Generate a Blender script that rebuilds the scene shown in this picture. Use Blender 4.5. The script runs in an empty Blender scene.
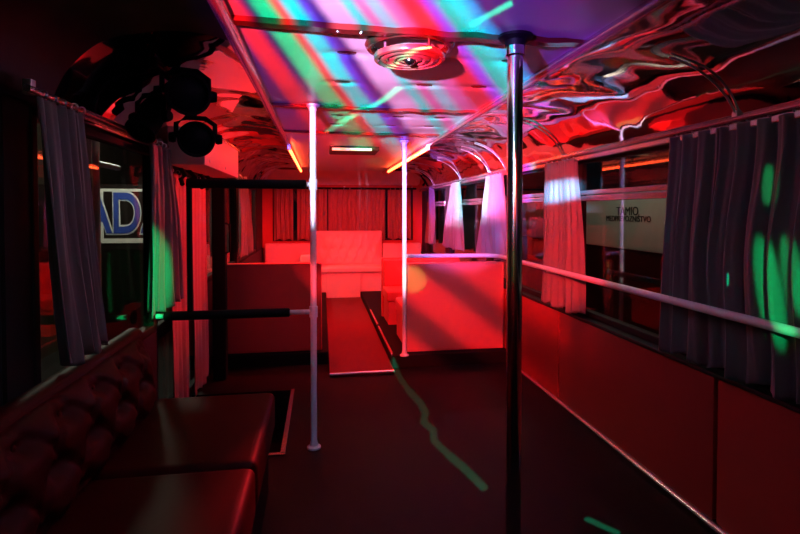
import bpy, bmesh, math, random
from mathutils import Vector, Matrix, noise as mn
random.seed(7)
C = bpy.context.scene.collection
SC = bpy.context.scene
PI = math.pi

# ------------------------------------------------------------------ materials
def principled(name, col, rough=.5, metal=0., spec=.5, bump=None, sheen=0., var=None, coat=0.):
    m = bpy.data.materials.new(name); m.use_nodes = True
    nt = m.node_tree; b = nt.nodes['Principled BSDF']
    b.inputs['Base Color'].default_value = (*col, 1)
    b.inputs['Roughness'].default_value = rough
    b.inputs['Metallic'].default_value = metal
    b.inputs['Specular IOR Level'].default_value = spec
    b.inputs['Sheen Weight'].default_value = sheen
    b.inputs['Coat Weight'].default_value = coat
    tc = nt.nodes.new('ShaderNodeTexCoord')
    if var:
        n = nt.nodes.new('ShaderNodeTexNoise'); n.inputs['Scale'].default_value = var[0]; n.inputs['Detail'].default_value = 5
        nt.links.new(tc.outputs['Object'], n.inputs['Vector'])
        mx = nt.nodes.new('ShaderNodeMix'); mx.data_type = 'RGBA'
        mx.inputs['A'].default_value = (*col, 1); mx.inputs['B'].default_value = (*var[1], 1)
        nt.links.new(n.outputs['Fac'], mx.inputs['Factor'])
        nt.links.new(mx.outputs['Result'], b.inputs['Base Color'])
    if bump:
        n = nt.nodes.new('ShaderNodeTexNoise'); n.inputs['Scale'].default_value = bump[0]; n.inputs['Detail'].default_value = 3
        bp = nt.nodes.new('ShaderNodeBump'); bp.inputs['Strength'].default_value = bump[1]; bp.inputs['Distance'].default_value = bump[2]
        nt.links.new(tc.outputs['Object'], n.inputs['Vector'])
        nt.links.new(n.outputs['Fac'], bp.inputs['Height'])
        nt.links.new(bp.outputs['Normal'], b.inputs['Normal'])
    return m

def emitter(name, col, strength):
    m = bpy.data.materials.new(name); m.use_nodes = True
    b = m.node_tree.nodes['Principled BSDF']
    b.inputs['Base Color'].default_value = (.8, .8, .8, 1)
    b.inputs['Emission Color'].default_value = (*col, 1)
    b.inputs['Emission Strength'].default_value = strength
    return m

def glass_mat():
    m = bpy.data.materials.new('window_glass'); m.use_nodes = True
    nt = m.node_tree; nt.nodes.clear()
    o = nt.nodes.new('ShaderNodeOutputMaterial'); mix = nt.nodes.new('ShaderNodeMixShader')
    t = nt.nodes.new('ShaderNodeBsdfTransparent'); g = nt.nodes.new('ShaderNodeBsdfGlossy')
    t.inputs['Color'].default_value = (.8, .84, .8, 1); g.inputs['Roughness'].default_value = .02
    lw = nt.nodes.new('ShaderNodeLayerWeight'); lw.inputs['Blend'].default_value = .5
    pw = nt.nodes.new('ShaderNodeMath'); pw.operation = 'POWER'; pw.inputs[1].default_value = 4.5
    ad = nt.nodes.new('ShaderNodeMath'); ad.operation = 'MULTIPLY_ADD'; ad.inputs[1].default_value = .9; ad.inputs[2].default_value = .035
    nt.links.new(lw.outputs['Facing'], pw.inputs[0]); nt.links.new(pw.outputs[0], ad.inputs[0]); f = ad
    nt.links.new(f.outputs[0], mix.inputs[0]); nt.links.new(t.outputs[0], mix.inputs[1]); nt.links.new(g.outputs[0], mix.inputs[2])
    nt.links.new(mix.outputs[0], o.inputs['Surface'])
    return m

M = dict(
    vinyl=principled('white_ceiling_vinyl', (.60, .57, .60), .38, bump=(60, .1, .001)),
    film=principled('glossy_cove_film', (.82, .80, .80), .045, metal=1., bump=(4, .06, .02)),
    chrome=principled('chrome', (.86, .86, .88), .15, metal=1.),
    alu=principled('aluminium', (.75, .74, .74), .3, metal=1.),
    whitepaint=principled('white_painted_tube', (.82, .82, .84), .3, coat=.4),
    blackfoam=principled('black_foam_sleeve', (.006, .006, .006), .8, spec=.2),
    blackplastic=principled('black_plastic', (.005, .005, .006), .6, spec=.15),
    darkframe=principled('dark_rubber_frame', (.012, .012, .012), .6, spec=.3),
    floor=principled('dark_floor_vinyl', (.018, .007, .007), .5, spec=.12, var=(30, (.011, .004, .004)), bump=(80, .3, .002)),
    aisle=principled('aisle_carpet', (.20, .035, .035), .85, spec=.1, var=(60, (.13, .02, .02)), bump=(150, .4, .003)),
    wallred=principled('red_wall_leatherette', (.38, .030, .028), .42, spec=.35, bump=(90, .15, .001)),
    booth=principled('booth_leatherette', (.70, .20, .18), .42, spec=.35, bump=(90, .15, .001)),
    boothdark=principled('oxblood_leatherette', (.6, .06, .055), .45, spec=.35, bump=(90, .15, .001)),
    seat=principled('dark_red_leather', (.042, .002, .002), .5, spec=.08, bump=(70, .2, .002)),
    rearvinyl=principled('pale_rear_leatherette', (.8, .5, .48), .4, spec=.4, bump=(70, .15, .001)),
    curtain=principled('satin_curtain_cloth', (.21, .165, .16), .5, spec=.25, sheen=.1, bump=(220, .1, .001)),
    curtaindark=principled('rear_curtain_cloth', (.34, .16, .15), .55, spec=.3, sheen=.2, bump=(40, .3, .004)),
    doorcloth=principled('red_door_curtain_cloth', (.62, .16, .14), .6, spec=.3, sheen=.2, bump=(40, .3, .004)),
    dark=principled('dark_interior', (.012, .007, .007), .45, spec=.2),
    base=principled('black_plinth', (.008, .006, .006), .75, spec=.15),
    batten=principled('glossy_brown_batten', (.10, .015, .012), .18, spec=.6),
    trimred=principled('glossy_trim_profile', (.55, .42, .44), .22, metal=.75),
    pillar=principled('dark_pillar_cover', (.03, .02, .022), .6, spec=.2),
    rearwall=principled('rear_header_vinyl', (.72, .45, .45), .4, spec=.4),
    lens=principled('dark_lens', (.006, .006, .010), .45, spec=.15),
    led=emitter('red_led_tube', (1., .075, .018), 18.),
    lampstrip=emitter('warm_lit_strip', (1., .6, .3), .9),
    glass=glass_mat(),
    vanwhite=principled('van_white_paint', (.62, .62, .58), .4),
    ink=principled('dark_grey_lettering', (.02, .02, .025), .6),
    signblue=principled('blue_sign_letter', (.03, .07, .40), .5),
    signwhite=principled('white_sign_outline', (.8, .8, .76), .5),
    asphalt=principled('asphalt', (.03, .03, .03), .9, var=(8, (.05, .05, .05))),
    brick=principled('facade_plaster', (.045, .03, .022), .9, var=(3, (.08, .055, .04))),
    warmwin=emitter('lit_shop_window', (1., .42, .12), 1.1),
    streetlamp=emitter('street_lamp_head', (.9, 1., .85), 14.),
    greenstrip=principled('wet_floor_film', (.4, .4, .4), .2),
)

# ------------------------------------------------------------------ mesh helpers
def link(name, bm, mat, parent=None, smooth=False, kind=None):
    me = bpy.data.meshes.new(name)
    bmesh.ops.recalc_face_normals(bm, faces=bm.faces)
    if smooth:
        for f in bm.faces: f.smooth = True
    bm.to_mesh(me); bm.free()
    me.materials.append(mat)
    o = bpy.data.objects.new(name, me); C.objects.link(o)
    if parent is not None:
        o.parent = parent
        o.matrix_parent_inverse = Matrix.Translation(parent.location).inverted() if parent.parent is None else Matrix.Identity(4)
        # child mesh coordinates are world coordinates
    if kind: o['kind'] = kind
    if smooth:
        me.set_sharp_from_angle(angle=math.radians(50))
    return o

def sub(name, bm, mat, parent, smooth=False):
    """sub-part: parent is a part whose own transform is identity in world"""
    o = link(name, bm, mat, None, smooth)
    o.parent = parent; o.matrix_parent_inverse = Matrix.Identity(4)
    return o

def each(name, bm, mat, parent, smooth=False, fn=None):
    """every separate piece of bm becomes a part of its own"""
    bm.verts.ensure_lookup_table(); seen = set(); out = []
    for v0 in bm.verts:
        if v0 in seen: continue
        st = [v0]; comp = []; seen.add(v0)
        while st:
            v = st.pop(); comp.append(v)
            for e in v.link_edges:
                w = e.other_vert(v)
                if w not in seen: seen.add(w); st.append(w)
        nb = bmesh.new(); mp = {v: nb.verts.new(v.co) for v in comp}
        for f in {f for v in comp for f in v.link_faces}: nb.faces.new([mp[v] for v in f.verts])
        out.append((fn or link)(name, nb, mat, parent, smooth))
    bm.free()
    return out

def thing(name, label, cat, loc=(0, 0, 0), group=None):
    o = bpy.data.objects.new(name, None); C.objects.link(o)
    o.empty_display_size = .05
    o.location = loc; o['label'] = label; o['category'] = cat
    if group: o['group'] = group
    return o

def tag(o, label, cat, group=None, kind=None):
    o['label'] = label; o['category'] = cat
    if group: o['group'] = group
    if kind: o['kind'] = kind
    return o

def box(x0, x1, y0, y1, z0, z1, bev=0., bm=None, seg=2):
    b = bmesh.new() if bm is None else bm
    t = bmesh.new()
    bmesh.ops.create_cube(t, size=1)
    for v in t.verts:
        v.co = Vector(((x0+x1)/2 + v.co.x*(x1-x0), (y0+y1)/2 + v.co.y*(y1-y0), (z0+z1)/2 + v.co.z*(z1-z0)))
    if bev > 0:
        bmesh.ops.bevel(t, geom=t.edges[:], offset=bev, segments=seg, affect='EDGES', profile=.6)
    merge(b, t)
    return b

def merge(b, t, mat=None):
    mp = {}
    for v in t.verts:
        mp[v] = b.verts.new(mat @ v.co if mat else v.co)
    for f in t.faces:
        try: b.faces.new([mp[v] for v in f.verts])
        except ValueError: pass
    t.free()

def frame_from(d):
    d = d.normalized()
    a = Vector((0, 0, 1)) if abs(d.z) < .9 else Vector((1, 0, 0))
    u = d.cross(a).normalized(); w = d.cross(u).normalized()
    return u, w

def tube(pts, r, n=14, bm=None, cap=True):
    b = bmesh.new() if bm is None else bm
    pts = [Vector(p) for p in pts]; rings = []
    for i, p in enumerate(pts):
        d = (pts[min(i+1, len(pts)-1)] - pts[max(i-1, 0)])
        u, w = frame_from(d)
        rr = r[i] if isinstance(r, (list, tuple)) else r
        rings.append([b.verts.new(p + u*math.cos(2*PI*k/n)*rr + w*math.sin(2*PI*k/n)*rr) for k in range(n)])
    for a, c in zip(rings, rings[1:]):
        for k in range(n):
            b.faces.new((a[k], a[(k+1) % n], c[(k+1) % n], c[k]))
    if cap:
        b.faces.new(rings[0]); b.faces.new(rings[-1])
    return b

def lathe(prof, origin, axis=(0, 0, 1), n=32, bm=None):
    """prof: (radius, distance along axis)"""
    b = bmesh.new() if bm is None else bm
    o = Vector(origin); ax = Vector(axis).normalized(); u, w = frame_from(ax)
    rings = []
    for r, h in prof:
        rings.append([b.verts.new(o + ax*h + (u*math.cos(2*PI*k/n) + w*math.sin(2*PI*k/n))*max(r, 1e-4)) for k in range(n)])
    for a, c in zip(rings, rings[1:]):
        for k in range(n):
            b.faces.new((a[k], a[(k+1) % n], c[(k+1) % n], c[k]))
    return b

def grid(fn, nu, nv, bm=None):
    b = bmesh.new() if bm is None else bm
    vs = [[b.verts.new(fn(i/nu, j/nv)) for j in range(nv+1)] for i in range(nu+1)]
    for i in range(nu):
        for j in range(nv):
            b.faces.new((vs[i][j], vs[i+1][j], vs[i+1][j+1], vs[i][j+1]))
    return b

def solid(o, t):
    m = o.modifiers.new('thickness', 'SOLIDIFY'); m.thickness = t; m.offset = 0
    return o

def bezier(p, n):
    out = []
    for i in range(n+1):
        t = i/n; q = [Vector(a) for a in p]
        while len(q) > 1: q = [a.lerp(b, t) for a, b in zip(q, q[1:])]
        out.append(q[0])
    return out

# ------------------------------------------------------------------ dimensions (metres; +Y towards the rear of the bus)
XL, XR = -.86, 1.53          # side walls
ZC = 1.81                    # ceiling
TL, TR = -.271, .868         # ceiling trims
YF, YB = -1.2, 7.65          # front bulkhead behind the camera, rear wall
SILL = .62

# ------------------------------------------------------------------ setting
# floor with the stepwell of the side door left open
fb = bmesh.new()
box(-.21, XR+.1, YF, 3.76, -.06, 0, bm=fb); box(XL-.1, -.21, YF, 2.60, -.06, 0, bm=fb); box(XL-.1, -.21, 3.54, 3.76, -.06, 0, bm=fb)
box(XL-.1, XR+.1, 3.76, YB+.1, -.06, 0, bm=fb)
floor = link('floor', fb, M['floor'], kind='structure')
box_well = bmesh.new()
box(XL-.1, -.21, 2.60, 3.54, -.34, -.30, bm=box_well); box(-.215, -.205, 2.60, 3.54, -.34, -.06, bm=box_well)
box(XL-.1, -.21, 2.59, 2.60, -.34, -.06, bm=box_well); box(XL-.1, -.21, 3.54, 3.55, -.34, -.06, bm=box_well)
link('stepwell_floor', box_well, M['base'], kind='structure')
tw = bmesh.new()
box(-.215, -.19, 2.60, 3.54, 0, .008, .002, tw); box(-.60, -.19, 2.59, 2.615, 0, .008, .002, tw)
tag(link('trim_1', tw, M['trimred'], kind='structure'), 'metal edge trim round the door stepwell in the floor', 'trim')
# aisle runner and the metal nosing across its front
ab = box(.055, .545, 3.77, 7.06, 0, .03, .004)
link('floor_aisle_runner', ab, M['aisle'], kind='structure')
tag(link('trim_2', tube([(.055, 3.765, .022), (.30, 3.765, .024), (.545, 3.765, .022)], .011, 10), M['alu'], kind='structure', smooth=True),
    'shiny metal nosing across the front of the aisle step', 'trim')
# seat platforms either side of the aisle
link('floor_platform_door_side', box(XL, .05, 4.10, YB, 0, .10, .006), M['base'], kind='structure')
link('floor_platform_window_side', box(.55, XR, 3.90, YB, 0, .10, .006), M['base'], kind='structure')
te = bmesh.new()
box(.545, .562, 3.93, 4.9, .095, .112, .003, te); box(.545, .562, 5.0, 5.75, .095, .112, .003, te)
link('trim_3', te, M['trimred'], kind='structure')

# ceiling: padded vinyl panels with button dimples, sagging a little between the battens
def ceil_z(x, y):
    if y < 1.52: a, b = .3, 1.52
    elif y < 2.68: a, b = 1.52, 2.68
    elif y < 3.54: a, b = 2.68, 3.54
    else: a, b = 3.54, 4.6
    s = 0
    if y < 3.54:
        t = (y-a)/(b-a); s = -.007*math.sin(PI*max(0, min(1, t)))
    for by in (.75, 1.12, 1.80, 2.18, 2.95, 3.25):
        for bx in (-.05, .09, .45, .70):
            if bx in (-.05,): continue
            dx, dy = (x-bx)/.075, (y-by)/.032
            s += .008*math.exp(-(dx*dx+dy*dy))
    s += .004*mn.noise(Vector((x*3, y*3, 0)))
    return ZC+s
def ceil_fn(u, v):
    x = TL + u*(TR-TL); y = YF + v*(7.0-YF)
    return Vector((x, y, ceil_z(x, y)))
link('ceiling', grid(ceil_fn, 60, 420), M['vinyl'], smooth=True, kind='structure')
def rear_dome(u, v):
    x = TL-.55 + u*(TR-TL+1.15); a = v*PI/2
    return Vector((x, 6.98 + .62*math.sin(a), ZC + .004 - .17*(1-math.cos(a))))
link('ceiling_rear_dome', grid(rear_dome, 20, 14), M['rearwall'], smooth=True, kind='structure')
rib_b = bmesh.new()
for y in (1.52, 2.68, 3.54):
    def bat(x, y=y): return Vector((x, y + .035*(x-TL), ZC-.012 + .006*math.sin(40*x)*0))
    w = .028 if y < 2 else .016
    pr = []
    for i in range(25):
        x = TL+.01 + (TR-TL-.02)*i/24
        sag = -.006*math.sin(PI*i/24) + .003*math.sin(i*1.7)*(1 if i > 13 else .3)
        pr.append([Vector((x, y+.03*(x-TL)+dy, ZC+dz+sag)) for dy, dz in ((-w, 0), (-w*.7, -.014), (w*.7, -.014), (w, 0))])
    for a, b in zip(pr, pr[1:]):
        va = [rib_b.verts.new(p) for p in a]; vb = [rib_b.verts.new(p) for p in b]
        for k in range(3): rib_b.faces.new((va[k], va[k+1], vb[k+1], vb[k]))
bmesh.ops.remove_doubles(rib_b, verts=rib_b.verts, dist=1e-5)
link('trim_4', rib_b, M['batten'], smooth=True, kind='structure')
# screws of the battens
sb = bmesh.new()
for y, xs in ((1.52, (.05, .12)), (2.68, (-.02, .25, .42)), ):
    for x in xs:
        lathe([(.0001, -.024), (.006, -.022), (.008, -.014)], (x, y+.03*(x-TL), ZC), n=10, bm=sb)
link('trim_5', sb, M['chrome'], smooth=True, kind='structure')

bb = bmesh.new()  # buttons as dark ovals; the dimples' shade is put into their colour
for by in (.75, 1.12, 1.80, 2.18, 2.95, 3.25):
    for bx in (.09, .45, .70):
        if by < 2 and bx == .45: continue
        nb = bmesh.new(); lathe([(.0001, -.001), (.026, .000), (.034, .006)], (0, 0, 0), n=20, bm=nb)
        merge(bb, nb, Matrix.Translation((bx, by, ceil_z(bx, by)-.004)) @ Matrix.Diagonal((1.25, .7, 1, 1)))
link('ceiling_button_shade', bb, M['batten'], smooth=True, kind='structure')
# long ceiling trims where the ceiling meets the coves
for nm, x in (('trim_6', TL), ('trim_7', TR)):
    link(nm, tube([(x, YF, ZC-.012), (x, 2, ZC-.012), (x, 4.5, ZC-.012), (x, 7.05, ZC-.012)], .021, 14), M['trimred'], smooth=True, kind='structure')

# glossy wrinkled film coves
PROF = [(.868, 1.800), (.98, 1.826), (1.12, 1.832), (1.25, 1.812), (1.36, 1.768), (1.45, 1.69), (1.50, 1.60), (1.505, 1.565)]
def prof_at(t):
    n = len(PROF)-1; k = min(int(t*n), n-1); f = t*n-k
    a = Vector(PROF[max(k-1, 0)]); b = Vector(PROF[k]); c = Vector(PROF[k+1]); d = Vector(PROF[min(k+2, n)])
    return .5*((2*b)+(c-a)*f+(2*a-5*b+4*c-d)*f*f+(3*b-3*c+d-a)*f**3)
def cove(mirror, ya=YF, yb=YB):
    cx = (TL+TR)/2
    def fn(u, v):
        p = prof_at(u); y = ya + v*(yb-ya)
        w = math.sin(PI*u)**.5 if 0 < u < 1 else 0
        q = Vector((u*2.6, y*3.2 + (9 if mirror else 0), 0))
        d = (mn.noise(q)*.012 + mn.noise(q*2.1)*.004 + mn.noise(Vector((u*1.2, y*8, 3)))*.0012)*w
        x, z = p.x, p.y + d
        if mirror:
            s = (XL+.025-TL)/(1.505-TR); x = TL + (p.x-TR)*s
        return Vector((x, y, z))
    return grid(fn, 36, 320)
link('ceiling_cove_window_side', cove(False), M['film'], smooth=True, kind='structure')
link('ceiling_cove_door_side', cove(True, 1.72, YB), M['film'], smooth=True, kind='structure')
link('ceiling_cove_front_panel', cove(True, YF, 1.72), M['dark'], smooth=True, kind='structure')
# thin ribs bridging the coves
ribs = bmesh.new()
for y in (1.62, 2.95, 3.95, 4.35, 5.3, 6.6):
    tube([Vector((prof_at(t).x-.004, y + .02*math.sin(t*4), prof_at(t).y-.010)) for t in [.42+.58*i/16 for i in range(17)]], .0045, 8, ribs)
link('trim_8', ribs, M['alu'], smooth=True, kind='structure')

# side walls below and between the windows
def wall_right():
    b = bmesh.new()
    box(XR, XR+.10, YF, YB, -.05, SILL-.02, bm=b)
    box(XR+.02, XR+.10, YF, YB, 1.57, 1.95, bm=b)
    for y0, y1 in ((YF, -.9), (1.02, 1.26), (2.90, 3.05), (4.40, 4.56), (5.95, 6.15), (7.3, YB)):
        box(XR+.015, XR+.10, y0, y1, SILL-.02, 1.58, bm=b)
    return b
link('wall_right', wall_right(), M['pillar'], kind='structure')
pads = bmesh.new()
for y0, y1 in ((-1.1, .40), (.415, 1.705), (1.722, 3.005), (3.022, 3.89)):
    box(XR-.022, XR+.004, y0, y1, .035, .602, .010, pads)
link('wall_right_padding', pads, M['wallred'], smooth=True, kind='structure')
link('wall_right_rear_panel', box(XR-.015, XR+.002, 3.9, YB, .1, .62), M['boothdark'], kind='structure')
tag(link('baseboard_right', tube([(XR-.022, YF, .02), (XR-.022, 2, .02), (XR-.022, 3.9, .02)], .016, 10), M['trimred'], smooth=True, kind='structure'),
    'thin metal skirting strip at the foot of the red wall', 'baseboard')
# sill
link('trim_9', box(XR-.03, XR+.06, YF, YB, .603, .622, .006), M['darkframe'], kind='structure')
def wall_left():
    b = bmesh.new()
    box(XL-.10, XL, YF, 2.78, -.05, SILL, bm=b); box(XL-.10, XL, 3.86, YB, -.05, .70, bm=b)
    box(XL-.10, XL-.01, YF, YB, 1.57, 1.95, bm=b)
    for y0, y1 in ((YF, -.9), (1.54, 1.67), (2.785, 2.81), (3.80, 4.0), (5.35, 5.5), (7.0, YB)):
        box(XL-.06, XL-.01, y0, y1, .55, 1.58, bm=b)
    box(XL-.10, XL, 2.72, 3.86, -.4, -.02, bm=b)
    return b
link('wall_left', wall_left(), M['pillar'], kind='structure')
def wall_back():
    b = bmesh.new()
    box(XL-.1, XR+.1, YB, YB+.1, -.05, .80, bm=b); box(XL-.1, XR+.1, YB, YB+.1, 1.58, 1.95, bm=b)
    box(XL-.1, -.72, YB, YB+.1, .8, 1.58, bm=b); box(1.40, XR+.1, YB, YB+.1, .8, 1.58, bm=b)
    return b
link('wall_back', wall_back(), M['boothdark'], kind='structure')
link('wall_front', box(XL-.1, XR+.1, YF-.1, YF, -.05, 1.95), M['dark'], kind='structure')
rf = bmesh.new(); box(XL-.1, XR+.1, YF-.1, YB+.1, 1.93, 1.97, bm=rf)
link('ceiling_roof_skin', rf, M['dark'], kind='structure')

# windows
def window(n, x, y0, y1, z0, z1, transom, side):
    w = bpy.data.objects.new('window_%d' % n, None); C.objects.link(w); w['kind'] = 'structure'
    fr = bmesh.new(); t = .035
    xa, xb = (x-.02, x+.03)
    box(xa, xb, y0, y1, z0, z0+t, .006, fr); box(xa, xb, y0, y1, z1-t, z1, .006, fr)
    box(xa, xb, y0, y0+t, z0, z1, .006, fr); box(xa, xb, y1-t, y1, z0, z1, .006, fr)
    link('window_frame', fr, M['darkframe'], w)
    if transom:
        tb = bmesh.new()
        for zz, hh in ((transom, .016), (transom+.034, .013)):
            box(x-.032*side*0-.03, x+.03, y0+t*.6, y1-t*.6, zz-hh, zz+hh, .006, tb)
        link('window_transom', tb, M['trimred'], w)
    link('window_pane', box(x+.002, x+.006, y0+t*.5, y1-t*.5, z0+t*.5, z1-t*.5), M['glass'], w)
window(1, XR+.045, -.9, 1.02, SILL, 1.57, 1.33, 1)
window(2, XR+.045, 1.26, 2.90, SILL, 1.57, 1.325, 1)
window(3, XR+.045, 3.05, 4.40, SILL, 1.57, 1.33, 1)
window(4, XR+.045, 4.56, 5.95, SILL, 1.57, 1.33, 1)
window(5, XR+.045, 6.15, 7.30, SILL, 1.57, 1.33, 1)
window(6, XL-.05, -.9, 1.54, SILL, 1.57, 0, -1)
window(7, XL-.035, 1.67, 2.79, SILL, 1.57, 0, -1)
window(8, XL-.05, 4.0, 5.35, .70, 1.57, 0, -1)
window(9, XL-.05, 5.5, 7.0, .70, 1.57, 0, -1)
w10 = bpy.data.objects.new('window_10', None); C.objects.link(w10); w10['kind'] = 'structure'
fr = bmesh.new(); box(-.72, 1.40, YB-.01, YB+.04, .80, .83, .005, fr); box(-.72, 1.40, YB-.01, YB+.04, 1.55, 1.58, .005, fr)
for x0 in (-.72, .33, 1.37): box(x0, x0+.03, YB-.01, YB+.04, .8, 1.58, .005, fr)
link('window_frame', fr, M['darkframe'], w10)
link('window_pane', box(-.70, 1.38, YB+.018, YB+.022, .82, 1.56), M['glass'], w10)

# folding door in its opening
d1 = bpy.data.objects.new('door_1', None); C.objects.link(d1); d1['kind'] = 'structure'
for y0, y1 in ((2.81, 3.29), (3.31, 3.79)):
    lf = bmesh.new()
    for a in (y0, y1-.05): box(XL-.05, XL-.015, a, a+.05, -.02, 1.56, .008, lf)
    for z in (-.02, .55, 1.48): box(XL-.05, XL-.015, y0, y1, z, z+.08, .008, lf)
    link('door_leaf', lf, M['darkframe'], d1)
    link('door_pane', box(XL-.035, XL-.03, y0+.03, y1-.03, .04, 1.5), M['glass'], d1)

# ------------------------------------------------------------------ curtains and their rails
def curtain_fn(axis, base, a0t, a1t, a0b, a1b, zt, zb, folds, amp, seed, flare=1.0, pinch=None):
    rnd = random.Random(seed); ph = [rnd.uniform(-.9, .9) for _ in range(40)]; am = [rnd.uniform(.55, 1.25) for _ in range(40)]
    def fn(u, v):
        a0 = a0t + (a0b-a0t)*v; a1 = a1t + (a1b-a1t)*v
        mid = (a0+a1)/2; k = 1.
        if pinch: k = 1 - pinch[1]*math.exp(-((v-pinch[0])/.16)**2)
        uu = u + .018*math.sin(7*v+ph[0]*3) * math.sin(PI*u)
        a = mid + (a0 + (a1-a0)*uu - mid)*k
        s = u*folds*2*PI; i = int(u*folds) % 40
        d = amp*(.55+.6*v*flare)*(math.sin(s+ph[i]*.5+.7*math.sin(3*v+ph[3]))*am[i] + .35*math.sin(2.3*s+ph[5]+2*v))
        d += .006*math.sin(5*v+ph[7]*4)*v
        z = zt + (zb-zt)*v + (.012*math.sin(s*.5+ph[9]*3) if v > .98 else 0)
        return Vector((base+d, a, z)) if axis == 'x' else Vector((a, base+d, z))
    return fn
def curtain(label, cat_group, mat, *args, loc=None, rings=True, **kw):
    axis, base, a0t, a1t, a0b, a1b, zt, zb = args[:8]
    ctr = (base, (a0t+a1t)/2, zb) if axis == 'x' else ((a0t+a1t)/2, base, zb)
    t = thing('curtain', label, 'curtain', ctr, cat_group)
    fn = curtain_fn(*args, **kw)
    nf = args[8]
    c = link('cloth', grid(fn, max(40, int(nf*16)), 60), mat, t, smooth=True); solid(c, .003)
    hb = bmesh.new(); n = max(3, int(nf)); 
    for i in range(n):
        p = fn((i+.5)/n, 0.0)
        lathe([(.009, -.005), (.013, 0), (.009, .005)], p + Vector((0, 0, .012)), (0, 1, 0) if axis == 'x' else (1, 0, 0), 10, hb)
    if rings: each('curtain_ring', hb, M['alu'], t, smooth=True)
    return t
CG = 'curtains along the window side'
XCR = 1.488; XCL = -.775
curtain('wide dark pleated curtain with green light streaks, nearest on the window side', CG, M['curtain'], 'x', XCR+.006, 1.02, 1.97, 1.02, 2.03, 1.565, .64, 11, .021, 1)
curtain('red lit curtain with a white and blue band, beside the chrome pole', CG, M['curtain'], 'x', XCR+.006, 2.76, 3.20, 2.70, 3.22, 1.565, .64, 6, .021, 2, pinch=(.1, .08))
curtain('pink and violet lit curtain reaching just behind the white handrail, seen left of chrome pole', CG, M['curtain'], 'x', XCR, 4.02, 4.40, 3.92, 4.62, 1.565, .835, 6, .026, 3, flare=1.4)
curtain('violet lit curtain, second from the rear on the window side', CG, M['curtain'], 'x', XCR, 5.28, 5.62, 5.20, 6.05, 1.565, .82, 5, .026, 4, flare=1.5)
curtain('narrow blue and violet curtain in the rear corner of the window side', CG, M['curtain'], 'x', XCR, 6.62, 6.86, 6.55, 7.05, 1.565, .80, 4, .02, 5, flare=1.5)
LG = 'curtains along the door side'
curtain('tall dusky curtain hanging nearest above the tufted bench', LG, M['curtain'], 'x', XCL, 1.52, 1.80, 1.64, 1.95, 1.565, .775, 5, .018, 6)
curtain('green lit curtain hanging beside the bus door', LG, M['curtain'], 'x', XCL-.004, 2.46, 2.80, 2.42, 2.98, 1.565, .76, 4, .022, 7, pinch=(.15, .1))
curtain('red lit curtain hanging behind the door post', LG, M['curtain'], 'x', XCL, 4.95, 5.45, 4.95, 5.9, 1.565, .80, 4, .02, 8, flare=1.4)
curtain('narrow red curtain hanging on the near leaf of the door', 'curtains on the bus door', M['doorcloth'], 'x', -.815, 2.86, 3.22, 2.90, 3.20, 1.46, .06, 3, .012, 9)
curtain('narrow red curtain hanging on the far leaf of the door', 'curtains on the bus door', M['doorcloth'], 'x', -.815, 3.32, 3.74, 3.34, 3.72, 1.46, .06, 3, .012, 10)
RG = 'curtains across the rear window'
rc = [(-.70, -.40, 'pale red end curtain at the door side of rear window'), (-.36, .10, 'darkest red curtain on the rear window, behind the tall white pole'),
      (.10, .66, 'widest red curtain in the middle of the rear window'), (.62, .98, 'crumpled red curtain on the rear window, beside the far pole'), (1.0, 1.38, 'red curtain at the window side end of rear window')]
for i, (a, b, l) in enumerate(rc):
    curtain(l, RG, M['curtaindark'], 'y', YB-.058, a, b-.02, a, b-.02, 1.575, .82, 4+i % 3, .022, 20+i)

def rail(label, pts, r, n=3, br=None, mat='trimred'):
    t = thing('curtain_rail', label, 'curtain rail', pts[0], 'curtain rails')
    link('rod', tube(pts, r, 12), M[mat], t, smooth=True)
    b = bmesh.new()
    for q in br: box(q[0]-.012, q[0]+.012, q[1]-.012, q[1]+.012, q[2]-.012, q[2]+.03, .003, b)
    each('bracket', b, M['alu'], t)
rail('long metal curtain rail above the windows beside the chrome pole', [(1.485, YF+.02, 1.583), (1.485, 3, 1.583), (1.485, 7.55, 1.583)], .011, br=[(1.498, y, 1.583) for y in (1.62, 2.95, 4.35, 5.3, 6.6)])
rail('metal curtain rail above the tufted bench', [(XCL-.012, 1.50, 1.583), (XCL-.012, 2.2, 1.583), (XCL-.012, 2.90, 1.583)], .011, br=[(XCL-.022, y, 1.583) for y in (1.53, 2.86)])
rail('metal curtain rail over the window behind the door', [(XCL-.012, 3.95, 1.583), (XCL-.012, 5.5, 1.583), (XCL-.012, 7.5, 1.583)], .011, br=[(XCL-.022, y, 1.583) for y in (4.0, 5.5, 7.4)])
rail('black curtain rail across the rear window', [(-.78, YB-.06, 1.592), (.3, YB-.06, 1.592), (1.44, YB-.06, 1.592)], .014, br=[(x, YB-.045, 1.592) for x in (-.7, .34, 1.38)], mat='blackplastic')
# upper valance profile doubling the rail on the window side
link('trim_10', box(1.496, 1.52, YF, YB, 1.545, 1.575, .006), M['trimred'], kind='structure')

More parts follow.
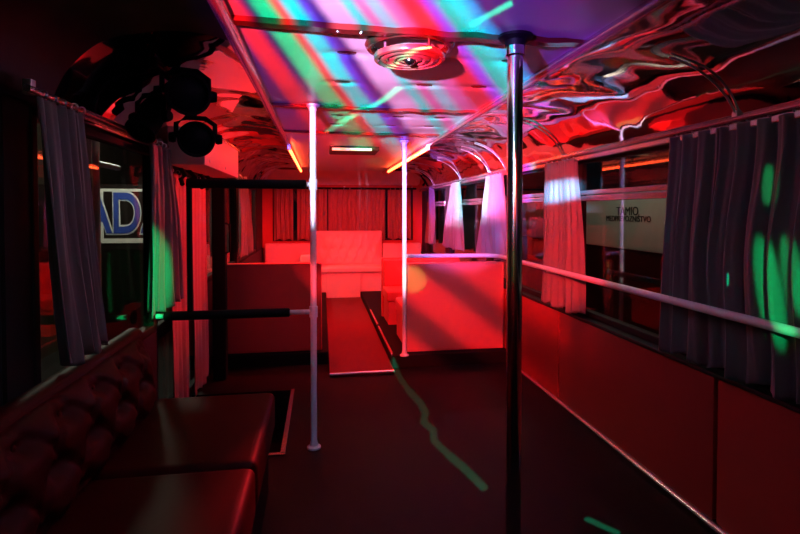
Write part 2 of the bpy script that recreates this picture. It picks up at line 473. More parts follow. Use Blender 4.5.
# ------------------------------------------------------------------ poles and rails
def flange(o, z, up, r=.04, bm=None):
    s = 1 if up else -1
    return lathe([(r, 0), (r, .008*s), (r*.62, .016*s), (r*.55, .034*s)], (o[0], o[1], z), (0, 0, 1), 24, bm)
t = thing('grab_pole', 'shiny chrome floor to ceiling pole nearest the camera', 'pole', (.607, 1.515, 0))
link('tube', tube([(.607, 1.515, .005), (.606, 1.514, .9), (.604, 1.512, ZC-.012)], .0245, 24), M['chrome'], t, smooth=True)
link('floor_flange', flange((.607, 1.515), .001, True, .05), M['chrome'], t, smooth=True)
link('ceiling_flange', flange((.604, 1.512), ZC-.010, False, .055), M['blackplastic'], t, smooth=True)
link('collar', lathe([(.0245, 0), (.030, .004), (.030, .034), (.0245, .038)], (.604, 1.512, ZC-.075), (0, 0, 1), 24), M['chrome'], t, smooth=True)

P1 = (-.044, 2.65)
t = thing('grab_pole', 'white pole with two black sleeved guard bars beside the door', 'pole', (*P1, 0))
link('tube', tube([(*P1, .004), (*P1, .9), (*P1, ZC-.012)], .0165, 20), M['whitepaint'], t, smooth=True)
link('floor_flange', flange(P1, .001, True, .036), M['whitepaint'], t, smooth=True)
link('ceiling_flange', flange(P1, ZC-.008, False, .036), M['whitepaint'], t, smooth=True)
for z, x1 in ((1.388, -.668), (.722, -.83)):
    gb = link('guard_bar', tube([(P1[0]-.01, P1[1], z), (x1+.01, P1[1], z)], .013, 14), M['whitepaint'], t, smooth=True)
    s0 = -.078 if z > 1 else -.165
    sub('foam_sleeve', tube([(s0, P1[1], z), (s0-.005, P1[1], z), (x1+(.05 if z < 1 else .0), P1[1], z)], [.018, .0235, .0235], 16), M['blackfoam'], gb, smooth=True)
    sub('tee_joint', lathe([(.0165, -.03), (.022, -.028), (.022, .028), (.0165, .03)], (*P1, z), (0, 0, 1), 18), M['whitepaint'], gb, smooth=True)
    if z < 1: sub('wall_plate', lathe([(.0001, 0), (.035, 0), (.035, .008), (.02, .016)], (x1-.028, P1[1], z), (1, 0, 0), 18), M['blackplastic'], gb, smooth=True)

link('guard_upright', tube([(-.658, P1[1], .722), (-.658, P1[1], 1.1), (-.658, P1[1], 1.395)], .014, 14), M['blackfoam'], t, smooth=True)

P2 = (.645, 3.895)
t = thing('grab_pole', 'white pole standing on the seat platform in front of the pale booth panel', 'pole', (*P2, .1))
link('tube', tube([(*P2, .103), (*P2, .9), (*P2, ZC-.012)], .0175, 20), M['whitepaint'], t, smooth=True)
link('floor_flange', flange(P2, .101, True, .036), M['whitepaint'], t, smooth=True)
link('ceiling_flange', flange(P2, ZC-.008, False, .036), M['whitepaint'], t, smooth=True)
t = thing('handrail', 'white handrail bending from the far pole along the window wall', 'handrail', (P2[0], P2[1], .875))
pth = [Vector((P2[0]+.018, P2[1], .893)), Vector((1.0, 3.91, .890))] + bezier([(1.30, 3.93, .886), (1.428, 3.94, .884), (1.428, 3.78, .882)], 8) + [Vector((1.428, y, .880)) for y in (3.2, 2.4, 1.6, .8, -.4)]
link('rail_tube', tube(pth, .0165, 18), M['whitepaint'], t, smooth=True)
bb = bmesh.new()
for y in (3.02, 1.14, -.3): tube([(1.428, y, .866), (1.49, y, .85), (1.53, y, .85)], .009, 10, bb)
each('wall_bracket', bb, M['whitepaint'], t, smooth=True)

# black door post
t = thing('door_post', 'black upright post at the rear edge of the door', 'post', (-.745, 3.86, 0))
link('post_body', box(-.795, -.70, 3.815, 3.90, .004, 1.60, .012), M['blackplastic'], t)
link('post_handle', tube([(-.695, 3.80, 1.16), (-.665, 3.80, 1.15), (-.665, 3.80, .95), (-.695, 3.80, .94)], .008, 10), M['blackfoam'], t, smooth=True)

# door gear box hanging from the cove above the door
t = thing('door_gear_box', 'pale red lit box over the door, hung below the cove', 'box', (-.7, 3.3, 1.49))
link('casing', box(-.785, -.60, 2.74, 3.80, 1.49, 1.690, .008), M['rearvinyl'], t, smooth=True)
link('cover_lip', box(-.603, -.592, 2.735, 3.805, 1.682, 1.697, .003), M['trimred'], t)
b = bmesh.new()
for y in (2.85, 3.3, 3.75):
    for z in (1.52, 1.68): lathe([(.0001, .006), (.008, .005), (.009, 0)], (-.601, y, z), (1, 0, 0), 10, b)
each('screw', b, M['alu'], t, smooth=True)
b = bmesh.new()
for i, y in enumerate((2.95, 3.10, 3.42, 3.57)):
    tube([(-.78, y, 1.495), (-.76+.02*(i % 2), y+.02, 1.45), (-.79, y+.05, 1.43), (-.775, y+.03, 1.40)], .013, 10, b)
each('linkage_arm', b, M['blackplastic'], t, smooth=True)

# ------------------------------------------------------------------ ceiling vent
V = (.292, 1.66)
t = thing('ceiling_vent', 'round ringed ventilator set in the padded ceiling', 'vent', (V[0], V[1], ZC-.06))
link('outer_collar', lathe([(.146, .012), (.150, 0), (.142, -.012), (.128, -.014), (.118, .004), (.116, .012)], (*V, ZC-.008), (0, 0, 1), 48), M['batten'], t, smooth=True)
link('dish', lathe([(.118, .022), (.121, .014), (.118, .006), (.108, .004), (.101, .010), (.092, .004), (.080, .003), (.073, .011), (.064, .004), (.052, .003), (.046, .010), (.036, .003), (.024, .004), (.022, .010), (.0001, .010)],
     (*V, ZC-.062), (0, 0, 1), 48), principled('vent_plastic', (.30, .06, .05), .22, coat=.5), t, smooth=True)
link('hub_knob', lathe([(.020, .012), (.019, .002), (.012, -.006), (.0001, -.008)], (*V, ZC-.064), (0, 0, 1), 24), M['chrome'], t, smooth=True)
b = bmesh.new()
for k in range(4):
    a = k*PI/2+.5; tube([(V[0]+.10*math.cos(a), V[1]+.10*math.sin(a), ZC-.05), (V[0]+.10*math.cos(a), V[1]+.10*math.sin(a), ZC+.0)], .006, 8, b)
each('spacer', b, M['alu'], t, smooth=True)

# ceiling lamp slot further back
t = thing('ceiling_lamp', 'short dark ceiling fixture with a pale lit edge near the rear', 'lamp', (.27, 4.45, ZC-.04))
link('housing', box(.07, .50, 4.34, 4.72, ZC-.035, ZC+.02, .008), M['dark'], t)
link('diffuser', box(.09, .43, 4.325, 4.345, ZC-.04, ZC-.018, .004), M['lampstrip'], t)

# LED tubes along both ceiling trims
for x, y0, y1, l in ((TL+.012, 4.15, 6.5, 'glowing orange red light tube on the trim by the door side'), (TR-.012, 4.0, 6.45, 'glowing orange red light tube on the trim by the window side')):
    t = thing('led_tube', l, 'light tube', (x, y0, ZC-.045), 'red light tubes at the rear')
    link('tube', tube([(x, y0, ZC-.052), (x, y1, ZC-.052)], .013, 12), M['led'], t, smooth=True)
    b = bmesh.new()
    for y in (y0-.02, y1-.0): box(x-.014, x+.014, y, y+.02, ZC-.068, ZC-.022, .003, b)
    each('end_cap', b, M['alu'], t)

# ------------------------------------------------------------------ stage lights on the door side cove
def stage_light(label, c, d, r, L, hook):
    c = Vector(c); d = Vector(d).normalized()
    t = thing('stage_light', label, 'stage light', c, 'stage lights on the cove')
    link('can', lathe([(.0001, -L*.62), (r*.45, -L*.60), (r*.72, -L*.48), (r*.86, -L*.25), (r*.92, L*.1), (r*.97, L*.38), (r*1.06, L*.40), (r*1.06, L*.46), (r*.92, L*.46), (r*.9, L*.38)], c, d, 36), M['blackplastic'], t, smooth=True)
    link('lens', lathe([(.0001, L*.43), (r*.5, L*.415), (r*.9, L*.37)], c, d, 36), M['lens'], t, smooth=True)
    b = bmesh.new()
    for k in range(6):   # cooling fins
        h = -L*.15 - k*L*.055
        lathe([(r*.80, h-.004), (r*1.0-.03*k*r, h-.002), (r*1.0-.03*k*r, h+.002), (r*.80, h+.004)], c, d, 28, b)
    each('cooling_fin', b, M['blackplastic'], t, smooth=True)
    u, w = frame_from(d)
    side = u if abs(u.z) < abs(w.z) else w
    upv = Vector((0, 0, 1))
    y = bmesh.new()
    A = c + side*(r*1.12); B = c - side*(r*1.12); top = c.z + max(.09, r*1.25)
    tube([A, A+upv*(top-c.z)*.7, A*.75+B*.25+upv*(top-c.z), A*.25+B*.75+upv*(top-c.z), B+upv*(top-c.z)*.7, B], .011, 8, y)
    link('yoke', y, M['blackplastic'], t, smooth=True)
    link('hook', tube([Vector((c.x, c.y, top)), Vector(hook)*.5+Vector((c.x, c.y, top))*.5, Vector(hook)], .010, 10), M['blackplastic'], t, smooth=True)
    kb = bmesh.new()
    lathe([(.0001, 0), (.02, .002), (.024, .012), (.02, .03), (.0001, .032)], A, side, 16, kb); lathe([(.0001, 0), (.02, .002), (.024, .012), (.02, .03), (.0001, .032)], B, -side, 16, kb)
    each('clamp_knob', kb, M['blackplastic'], t, smooth=True)
    return t
stage_light('lower black spotlight can, its round face over the green lit curtain', (-.555, 2.36, 1.575), (.25, -1, -.18), .072, .24, hook=(-.61, 2.36, 1.79))
stage_light('upper black spotlight can tucked against the ceiling edge', (-.53, 2.10, 1.712), (.35, -1, -.20), .076, .26, hook=(-.61, 2.10, 1.79))
stage_light('black spotlight can pointing down beside the curtain rail', (-.70, 2.22, 1.64), (-.25, -.55, -.75), .058, .20, hook=(-.61, 2.22, 1.79))
b = bmesh.new()
tube([(-.61, 1.98, 1.79), (-.61, 2.3, 1.79), (-.61, 2.68, 1.79)], .0125, 14, b)
tag(link('mounting_bar', b, M['blackplastic'], smooth=True), 'black mounting bar under the cove that carries the spotlight cans', 'bar')
tag(link('power_cable', tube(bezier([(-.80, 1.94, 1.60), (-.80, 1.94, 1.70), (-.72, 1.94, 1.80), (-.63, 1.96, 1.70), (-.61, 1.97, 1.79)], 14), .005, 8), M['blackplastic'], smooth=True), 'thin looped cable beside the spotlight cans', 'cable')

# ------------------------------------------------------------------ seats
def tufted(x_base, y0, y1, z0, z1, depth, cols, rows, axis='x', sgn=1, lean=0.):
    """front face of a deep buttoned backrest; returns grid and the button positions"""
    pts = []
    for r in range(rows):
        for c in range(cols + (r % 2)):
            pts.append(((c + (.5 if r % 2 == 0 else 0))/cols, (r+.5)/rows))
    def h(u, v):
        s = 0
        for (a, b_) in pts:
            du = (u-a)*cols; dv = (v-b_)*rows
            s += math.exp(-(du*du+dv*dv)/.05)*.8
            # diamond creases
        cu, cv = u*cols, v*rows
        p = abs(((cu + cv*.5) % 1) - .5)*2; q = abs(((cu - cv*.5) % 1) - .5)*2
        s += .35*(math.exp(-((1-p)/.16)**2) + math.exp(-((1-q)/.16)**2))*0.6
        edge = min(1, min(u, 1-u)*cols*1.6)**.5 * min(1, min(v, 1-v)*rows*1.6)**.5
        return depth*edge - min(s, 1)*depth*.62*edge
    def fn(u, v):
        d = h(u, v)*sgn + lean*(1-v)*sgn
        a = y0+(y1-y0)*u; z = z0+(z1-z0)*v
        return Vector((x_base+d, a, z)) if axis == 'x' else Vector((a, x_base+d, z))
    return fn, h, pts

# long bench with tufted back along the door side wall
t = thing('bench', 'dark red tufted bench along the wall beneath the door side windows', 'bench', (-.5, 1.2, 0))
link('plinth', box(-.80, -.235, -.9, 2.24, .002, .29, .01), M['base'], t)
link('end_panel', box(-.82, -.24, 2.262, 2.285, .002, .43, .006), M['pillar'], t)
for y0, y1 in ((-.9, .36), (.365, 1.604), (1.612, 2.255)):
    link('seat_cushion', box(-.70, -.205, y0, y1, .29, .455, .035, seg=4), M['seat'], t, smooth=True)
bk = bmesh.new(); box(-.845, -.77, -.9, 2.255, .30, .70, .02, bk)
link('backrest_shell', bk, M['seat'], t, smooth=True)
fn, h, bp = tufted(-.775, -.9, 2.25, .42, .735, .085, 15, 3, 'x', 1, .05)
tf = link('tufted_pad', grid(fn, 330, 44), M['seat'], t, smooth=True)
# rolled top of the backrest
sub('rolled_top', tube([(-.79, -.9, .715), (-.79, 1, .715), (-.79, 2.255, .715)], .042, 16), M['seat'], tf, smooth=True)
for a, b_ in bp:
    if a > .55:
        p = fn(a, b_)
        sub('button', lathe([(.0001, .006), (.009, .004), (.012, -.002)], p, (1, 0, .1), 10), M['seat'], tf, smooth=True)

def booth(label, x0, x1, yp, face, mat, group, ztop=.825, depth=.46):
    """transverse bench; its back panel stands at yp and it faces along +/-Y"""
    t = thing('booth_bench', label, 'bench', ((x0+x1)/2, yp, .1), group)
    s = face
    ya, yb = sorted((yp, yp+.055*s))
    link('back_panel', box(x0, x1, ya, yb, .103, ztop, .012, seg=3), mat, t, smooth=True)
    link('panel_piping', tube([(x0+.008, yp, .115), (x0+.008, yp, ztop-.015), (x0+.02, yp, ztop-.006), (x1-.02, yp, ztop-.006), (x1-.008, yp, ztop-.015), (x1-.008, yp, .115)], .0055, 8), mat, t, smooth=True)
    ya, yb = sorted((yp+.06*s, yp+.16*s))
    link('backrest', box(x0+.01, x1-.01, ya, yb, .44, ztop-.005, .03, seg=4), mat, t, smooth=True)
    ya, yb = sorted((yp+.06*s, yp+(.16+depth)*s))
    link('seat_cushion', box(x0+.005, x1-.005, ya, yb, .33, .45, .03, seg=4), mat, t, smooth=True)
    link('seat_box', box(x0+.02, x1-.02, ya+.01, yb-.02, .103, .33, .006), mat, t)
    return t
BG = 'booth benches at the rear'
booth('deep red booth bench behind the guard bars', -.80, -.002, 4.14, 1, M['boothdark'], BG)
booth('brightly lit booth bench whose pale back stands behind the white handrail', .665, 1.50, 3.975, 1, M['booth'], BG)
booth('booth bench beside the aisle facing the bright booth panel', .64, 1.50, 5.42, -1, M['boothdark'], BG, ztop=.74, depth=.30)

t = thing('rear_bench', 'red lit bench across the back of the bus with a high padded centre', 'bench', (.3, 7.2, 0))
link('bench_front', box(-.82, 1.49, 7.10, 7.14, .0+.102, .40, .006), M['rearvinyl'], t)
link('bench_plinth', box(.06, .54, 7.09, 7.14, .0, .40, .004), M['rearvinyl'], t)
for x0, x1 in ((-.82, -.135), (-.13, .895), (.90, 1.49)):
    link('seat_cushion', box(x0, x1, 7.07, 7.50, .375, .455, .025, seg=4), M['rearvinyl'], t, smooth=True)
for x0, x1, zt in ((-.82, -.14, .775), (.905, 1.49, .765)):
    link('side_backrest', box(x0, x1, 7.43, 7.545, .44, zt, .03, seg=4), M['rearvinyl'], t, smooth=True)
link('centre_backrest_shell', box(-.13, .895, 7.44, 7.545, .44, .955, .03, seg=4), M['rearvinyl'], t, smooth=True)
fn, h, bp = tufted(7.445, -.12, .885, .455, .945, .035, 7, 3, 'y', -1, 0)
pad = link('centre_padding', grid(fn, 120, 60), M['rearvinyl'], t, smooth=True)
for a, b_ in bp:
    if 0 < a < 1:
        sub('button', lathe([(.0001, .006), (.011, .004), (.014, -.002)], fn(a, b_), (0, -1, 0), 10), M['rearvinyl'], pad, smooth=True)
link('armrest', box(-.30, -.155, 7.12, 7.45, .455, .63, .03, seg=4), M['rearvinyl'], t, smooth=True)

# ------------------------------------------------------------------ outside
link('ground', box(-14, 14, -6, 22, -1.05, -1.0), M['asphalt'], kind='structure')
def text(name, body, size, loc, rot, mat, parent, ext=.002, off=0., sx=1.):
    cu = bpy.data.curves.new(name, 'FONT'); cu.body = body; cu.size = size; cu.align_x = 'CENTER'; cu.align_y = 'CENTER'; cu.extrude = ext; cu.offset = off
    tmp = bpy.data.objects.new(name, cu); C.objects.link(tmp)
    tmp.location = loc; tmp.rotation_euler = rot; tmp.scale = (sx, 1, 1)
    bpy.context.view_layer.update()
    me = bpy.data.meshes.new_from_object(tmp.evaluated_get(bpy.context.evaluated_depsgraph_get()))
    me.transform(tmp.matrix_world)
    bpy.data.objects.remove(tmp)
    o = bpy.data.objects.new(name, me); C.objects.link(o); me.materials.clear(); me.materials.append(mat)
    if parent: o.parent = parent; o.matrix_parent_inverse = Matrix.Translation(parent.location).inverted()
    return o
# parked box van beyond the window side
t = thing('van', 'white box van with dark lettering parked outside the window', 'van', (3.9, 5.6, -1.0))
link('cargo_body', box(3.2, 4.9, 3.75, 7.9, .84, 1.50, .03), M['vanwhite'], t, smooth=True)
link('lower_skirt', box(3.22, 4.88, 3.8, 7.8, -.45, .84, .03), M['dark'], t)
link('cab', box(3.25, 4.85, 7.95, 9.4, -.45, 1.1, .15, seg=4), M['vanwhite'], t, smooth=True)
for y in (4.6, 8.6):
    for x in (3.2, 4.75): link('wheel', lathe([(.0001, 0), (.2, 0), (.36, .02), (.38, .1), (.36, .2), (.0001, .22)], (x, y, -.62), (1, 0, 0), 28), M['blackplastic'], t, smooth=True)
text('lettering', 'TAMIO', .125, (3.194, 4.86, 1.245), (PI/2, 0, -PI/2), M['ink'], t)
text('lettering', 'MEDPREVOZNIŠTVO', .085, (3.194, 4.86, 1.165), (PI/2, 0, -PI/2), M['ink'], t)
# street lamp glimpsed over the van
t = thing('street_lamp', 'thin street lamp with a bar shaped head seen over the van', 'street lamp', (7.0, 9.2, -1.0))
link('lamp_pole', tube([(7.0, 8.0, -1), (7.0, 8.0, 1.0), (7.0, 8.0, 2.3)], .05, 12), M['alu'], t, smooth=True)
link('lamp_head', box(6.95, 7.05, 8.0, 10.4, 1.72, 1.76, .01), M['streetlamp'], t)
# shop front beyond the door side
t = thing('shop_sign', 'shop sign with big blue letters and white outlines beyond the door side window', 'sign', (-3.0, 7.55, .7))
link('sign_board', box(-4.19, -2.0, 7.52, 7.57, .70, 1.62, .01), M['dark'], t)
b = bmesh.new(); box(-3.0, -2.02, 7.50, 7.52, .80, .865, .004, b); box(-3.0, -2.02, 7.50, 7.52, 1.52, 1.56, .004, b); box(-3.05, -3.0, 7.50, 7.52, .80, 1.56, .004, b)
link('sign_border', b, M['signwhite'], t)
text('sign_letters_outline', 'ADA', .80, (-2.70, 7.512, 1.19), (PI/2, 0, 0), M['signwhite'], t, .004, .035, .66)
text('sign_letters', 'ADA', .80, (-2.70, 7.500, 1.19), (PI/2, 0, 0), M['signblue'], t, .006, .012, .66)
t = thing('shop_building', 'plastered building front behind the shop sign', 'building', (-4.5, 9, -1))
link('facade', box(-4.6, -4.2, 4.5, 16, -1, 3.4, .02), M['brick'], t)
for y, z0, z1 in ((6.6, 1.75, 2.5),):
    w = link('lit_window', box(-4.21, -4.17, y, y+.7, z0, z1, .005), M['warmwin'], t)
    fbm = bmesh.new(); box(-4.2, -4.15, y-.05, y, z0, z1, bm=fbm); box(-4.2, -4.15, y+.7, y+.75, z0, z1, bm=fbm); box(-4.2, -4.15, y-.05, y+.75, z1, z1+.05, bm=fbm)
    sub('window_surround', fbm, M['dark'], w)
t = thing('signpost', 'thin upright post with a short cross arm outside the door side window', 'post', (-2.2, 5.6, -1))
link('upright', tube([(-2.2, 5.35, -1), (-2.2, 5.35, 1), (-2.2, 5.35, 2.1)], .035, 12), M['signwhite'], t, smooth=True)
link('cross_arm', tube([(-2.2, 5.35, 1.72), (-2.2, 5.9, 1.72)], .03, 10), M['signwhite'], t, smooth=True)

# ------------------------------------------------------------------ lights
def spot(name, loc, target, power, col, ang, blend=.4, r=.01, sx=1., sy=1., roll=0.):
    l = bpy.data.lights.new(name, 'SPOT'); l.energy = power; l.color = col; l.spot_size = math.radians(ang); l.spot_blend = blend; l.shadow_soft_size = r
    o = bpy.data.objects.new(name, l); C.objects.link(o); o.location = loc
    o.rotation_euler = ((Vector(target)-Vector(loc)).to_track_quat('-Z', 'Y').to_matrix() @ Matrix.Rotation(math.radians(roll), 3, 'Z')).to_euler()
    o.scale = (sx, sy, 1)
    return o
def point(name, loc, power, col, r=.05):
    l = bpy.data.lights.new(name, 'POINT'); l.energy = power; l.color = col; l.shadow_soft_size = r
    o = bpy.data.objects.new(name, l); C.objects.link(o); o.location = loc
    return o
def math_node(nt, op, a, b=None, c=None):
    n = nt.nodes.new('ShaderNodeMath'); n.operation = op
    for i, v in enumerate((a, b, c)):
        if v is None: continue
        if isinstance(v, (int, float)): n.inputs[i].default_value = v
        else: nt.links.new(v, n.inputs[i])
    return n.outputs[0]
def direction(nt):
    g = nt.nodes.new('ShaderNodeNewGeometry'); s = nt.nodes.new('ShaderNodeSeparateXYZ')
    nt.links.new(g.outputs['Incoming'], s.inputs[0])
    return [s.outputs[0], s.outputs[1], s.outputs[2]]

# disco projector: one lamp behind the camera throwing coloured fans (its lens pattern is in the lamp)
S = Vector((-.39, .10, 1.50))
def disco():
    o = spot('disco_projector', S, S+Vector((.45, 1, .10)), 1.0, (1, 1, 1), 120, .2, .012)
    l = o.data; l.use_nodes = True; nt = l.node_tree
    em = [n for n in nt.nodes if n.type == 'EMISSION'][0]
    x, y, z = direction(nt)
    az = math_node(nt, 'ARCTAN2', x, y)
    fac = math_node(nt, 'DIVIDE', math_node(nt, 'ADD', math_node(nt, 'MULTIPLY', az, 180/PI), 2.0), 50.0)   # -2..48 degrees
    cr = nt.nodes.new('ShaderNodeValToRGB'); cr.color_ramp.interpolation = 'EASE'
    stops = STOPS
    e = cr.color_ramp.elements
    while len(e) > 1: e.remove(e[-1])
    for i, (a, c) in enumerate(stops):
        p = (a+2)/50
        k = e[0] if i == 0 else e.new(p)
        k.position = p; k.color = (*c, 1)
    nt.links.new(fac, cr.inputs[0])
    nt.links.new(cr.outputs[0], em.inputs['Color'])
    el = z   # sine of elevation
    # the fans spread upwards; the lens evens them out along the ceiling
    g = math_node(nt, 'POWER', math_node(nt, 'MAXIMUM', el, .055), -1.9)
    lo = nt.nodes.new('ShaderNodeMapRange'); lo.interpolation_type = 'SMOOTHSTEP'
    for k, v in (('From Min', -.085), ('From Max', -.035), ('To Min', 0), ('To Max', 1)): lo.inputs[k].default_value = v
    hi = nt.nodes.new('ShaderNodeMapRange'); hi.interpolation_type = 'SMOOTHSTEP'
    for k, v in (('From Min', math.radians(29)), ('From Max', math.radians(31)), ('To Min', 0), ('To Max', .15)): hi.inputs[k].default_value = v
    nt.links.new(az, hi.inputs['Value'])
    lw = nt.nodes.new('ShaderNodeMapRange'); lw.interpolation_type = 'SMOOTHSTEP'
    for k, v in (('From Min', math.radians(16.5)), ('From Max', math.radians(13.5)), ('To Min', 0), ('To Max', .125)): lw.inputs[k].default_value = v
    nt.links.new(az, lw.inputs['Value'])
    nt.links.new(math_node(nt, 'SUBTRACT', math_node(nt, 'SUBTRACT', el, hi.outputs[0]), lw.outputs[0]), lo.inputs['Value'])
    st = math_node(nt, 'MULTIPLY', math_node(nt, 'MULTIPLY', g, lo.outputs[0]), 1.0)
    nt.links.new(st, em.inputs['Strength'])
    return o
K = (.02, .01, .12)
R_, G_, B_, P_, W_, CY, PK = (1, .02, .05), (.0, .70, .28), (.06, .06, 1.), (.42, .06, 1.), (1, .45, 1.), (.0, .85, .95), (1, .16, .6)
K2 = (.05, .008, .16)
STOPS = [(0, (0, 0, 0)), (2.6, K), (4.8, (.03, .01, .12)), (5.9, R_), (7.0, R_), (8.4, K), (9.6, G_), (10.7, G_), (11.9, R_), (13.0, CY), (13.9, CY), (14.9, (.12, .06, .9)), (16.0, (.05, .01, .25)), (17.3, W_), (18.9, W_), (20.1, CY),
         (21.6, PK), (22.9, (.35, .7, 1)), (24.6, PK), (26.4, R_), (27.6, R_), (28.9, P_), (30.2, (.0, .6, .5)), (31.8, CY), (33.0, (.03, .35, .9)), (34.2, K2), (40, K2), (45, (.03, .01, .05)), (48, (0, 0, 0))]
dp = disco(); dp.data.energy = 46

# red wash fixtures, front glows and fill spots added beside the LED tubes
spot('red_wash', (-.30, .25, 1.45), (1.15, 4.0, .45), 110, (1, .02, .03), 36, .5, .02)
for tx, tz in ((1.22, .82), (1.02, .42), (.72, .06)):
    spot('red_fan', (-.30, .25, 1.45), (tx, 4.0, tz), 640, (1, .02, .03), 38, .9, .02, 1., .125, -36)
point('red_front_glow', (.9, -.3, 1.2), .10, (1, .03, .05), .15)
point('violet_front_glow', (.9, -.2, 1.2), .16, (.42, .28, 1.), .12)
for nx, ny in ((TL+.10, 4.4), (TR-.10, 4.3), (TL+.10, 5.7), (TR-.10, 5.7)):
    spot('red_fill_spot', (nx, ny, ZC-.075), (nx*.6+.12, ny+.75, .4), 75, (1, .022, .028), 125, .5, .05)  # added spots, no fixtures there: carry the LED tubes' light down and rearward
spot('red_fill_spot', (TR-.10, 4.1, ZC-.075), (-.66, 3.35, 1.30), 120, (1, .02, .025), 50, .6, .04)  # added spot by the LED tube to brighten the door gear box
spot('red_fill_spot', (TR-.10, 4.2, ZC-.09), (-.14, 1.75, .45), 1300, (1, .02, .025), 11, 1., .04, .42, 1)  # added narrow spot that reddens the near bench's seat edge
# beams on the white poles
spot('white_beam', S, (-.044, 2.65, 1.50), 620, (.75, .7, 1.), 16, .3, .01, .065, 1.)
spot('white_beam', S, (.645, 3.9, 1.15), 1000, (.8, .7, 1.), 18, .3, .01, .05, 1.)
spot('white_beam', S, (.605, 1.513, 1.50), 60, (.5, .7, 1.), 26, .4, .01, .08, 1.)
spot('green_beam', S, (.607, 1.515, 1.07), 40, (0, 1, .3), 4, .4, .01, .4, 1.)
spot('violet_beam', (.5, -.3, 1.3), (-.044, 2.65, .50), 16, (.55, .45, 1.), 22, .5, .01, .08, 1.)
spot('violet_beam', S, (1.47, 5.0, 1.18), 900, (.45, .2, 1.), 15, .5, .02)
spot('blue_white_beam', (.15, .10, 1.5), (1.47, 2.98, 1.375), 3600, (.10, .50, 1.), 8, 1., .01, 1.5, .40)
spot('red_beam', (.15, .10, 1.5), (1.47, 2.98, 1.10), 800, (1, .025, .03), 20, .5, .01, .75, 1)
# green beams
spot('green_beam', (.35, .2, 1.5), (-.78, 2.48, .95), 560, (.0, 1, .25), 11, .6, .01, .55, 1)
spot('green_beam', (.2, -.3, 1.4), (1.45, 1.41, .99), 260, (.0, 1, .25), 11, .5, .01, .15, 1, 8)
spot('green_beam', (.2, -.3, 1.4), (1.45, 1.33, 1.05), 200, (.0, 1, .25), 8, .5, .01, .14, 1, 8)
spot('green_beam', (.2, -.3, 1.4), (1.45, 1.42, 1.34), 160, (.0, 1, .25), 4, .5, .01, .2, 1)
point('green_front_glow', (.3, -.7, 1.4), .7, (.0, 1, .35), .08)
spot('green_beam', S, (.72, 3.95, .70), 420, (.0, 1, .2), 3.5, .6, .01)

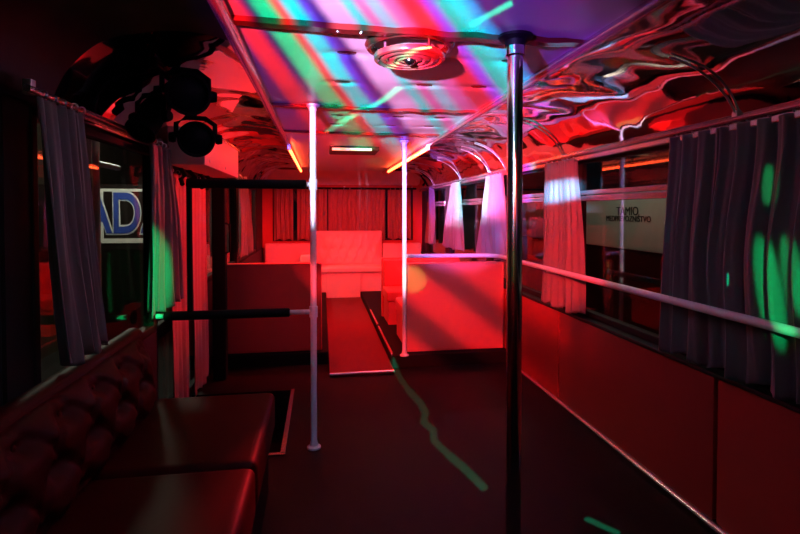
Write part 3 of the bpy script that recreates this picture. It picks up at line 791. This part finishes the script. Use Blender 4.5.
# line laser: green strokes on floor, ceiling and pole
LS = Vector((-.15, .15, 1.58))
def laser():
    o = spot('green_laser', LS, LS+Vector((.25, 1, -.2)), 1., (1., 1, 1.), 130, .1, .003)
    l = o.data; l.use_nodes = True; nt = l.node_tree
    em = [n for n in nt.nodes if n.type == 'EMISSION'][0]
    em.inputs['Color'].default_value = (.0, 1, .45, 1)
    x, y, z = direction(nt)
    yy = math_node(nt, 'MAXIMUM', y, .02)
    u = math_node(nt, 'DIVIDE', x, yy); v = math_node(nt, 'DIVIDE', z, yy)
    strokes = [[(.579, 4.07, 0), (.575, 3.674, 0), (.597, 3.391, 0)], [(.597, 3.391, 0), (.631, 3.165, 0), (.63, 3.0, 0), (.59, 2.88, 0), (.626, 2.76, 0), (.598, 2.64, 0), (.64, 2.46, 0)],
               [(.64, 2.46, 0), (.681, 2.323, 0), (.719, 2.145, 0)],
               [(1.06, 1.86, 0), (1.13, 1.76, 0)],
               [(.436, 1.823, 1.80), (.025, 3.5, 1.80)], [(.425, 1.42, 1.80), (.49, 1.26, 1.80)],
               [(1.47, 1.62, 1.02), (1.47, 1.62, .98)]]
    total = None
    for s, (pts, wd, pw) in enumerate(zip(strokes, (.0085, .011, .0135, .010, .0026, .0022, .003), (1., 1., 1., 1.6, 2.2, .5, .2))):
        uv = [((p[0]-LS.x)/(p[1]-LS.y), (p[2]-LS.z)/(p[1]-LS.y)) for p in pts]
        for (a, b) in zip(uv, uv[1:]):
            dx, dy = b[0]-a[0], b[1]-a[1]; L2 = dx*dx+dy*dy
            pu = math_node(nt, 'SUBTRACT', u, a[0]); pv = math_node(nt, 'SUBTRACT', v, a[1])
            tt = math_node(nt, 'ADD', math_node(nt, 'MULTIPLY', pu, dx/L2), math_node(nt, 'MULTIPLY', pv, dy/L2))
            n = nt.nodes.new('ShaderNodeClamp'); nt.links.new(tt, n.inputs[0]); tt = n.outputs[0]
            ex = math_node(nt, 'SUBTRACT', pu, math_node(nt, 'MULTIPLY', tt, dx)); ey = math_node(nt, 'SUBTRACT', pv, math_node(nt, 'MULTIPLY', tt, dy))
            d = math_node(nt, 'SQRT', math_node(nt, 'ADD', math_node(nt, 'MULTIPLY', ex, ex), math_node(nt, 'MULTIPLY', ey, ey)))
            mr = nt.nodes.new('ShaderNodeMapRange'); mr.interpolation_type = 'SMOOTHSTEP'
            for k, vv in (('From Min', wd), ('From Max', wd*.35), ('To Min', 0), ('To Max', pw)): mr.inputs[k].default_value = vv
            nt.links.new(d, mr.inputs['Value'])
            total = mr.outputs[0] if total is None else math_node(nt, 'MAXIMUM', total, mr.outputs[0])
    nt.links.new(math_node(nt, 'MULTIPLY', total, 1.0), em.inputs['Strength'])
    return o
la = laser(); la.data.energy = 2800

# outside lights
point('street_light', (2.3, 4.6, 2.4), 24, (1., .95, .75), .2)
point('shop_light', (-2.4, 6.3, 2.3), 110, (1., .95, .8), .2)

w = bpy.data.worlds.new('night'); SC.world = w; w.use_nodes = True
w.node_tree.nodes['Background'].inputs[0].default_value = (.01, .012, .02, 1); w.node_tree.nodes['Background'].inputs[1].default_value = .15

# ------------------------------------------------------------------ camera
cam = bpy.data.cameras.new('camera'); co = bpy.data.objects.new('camera', cam); C.objects.link(co)
cam.sensor_width = 36; cam.lens = 36*500/800; cam.clip_start = .02
yaw, pitch = math.radians(8.9), math.radians(1.3)
co.location = (0, 0, 1.25); co.rotation_euler = (PI/2 - pitch, 0, -yaw)
cam.shift_y = -(267-222.3)/800
SC.camera = co
SC.view_settings.view_transform = 'Standard'; SC.view_settings.look = 'None'; SC.view_settings.exposure = 0; SC.view_settings.gamma = 1
SC.cycles.use_denoising = True
SC.cycles.max_bounces = 8
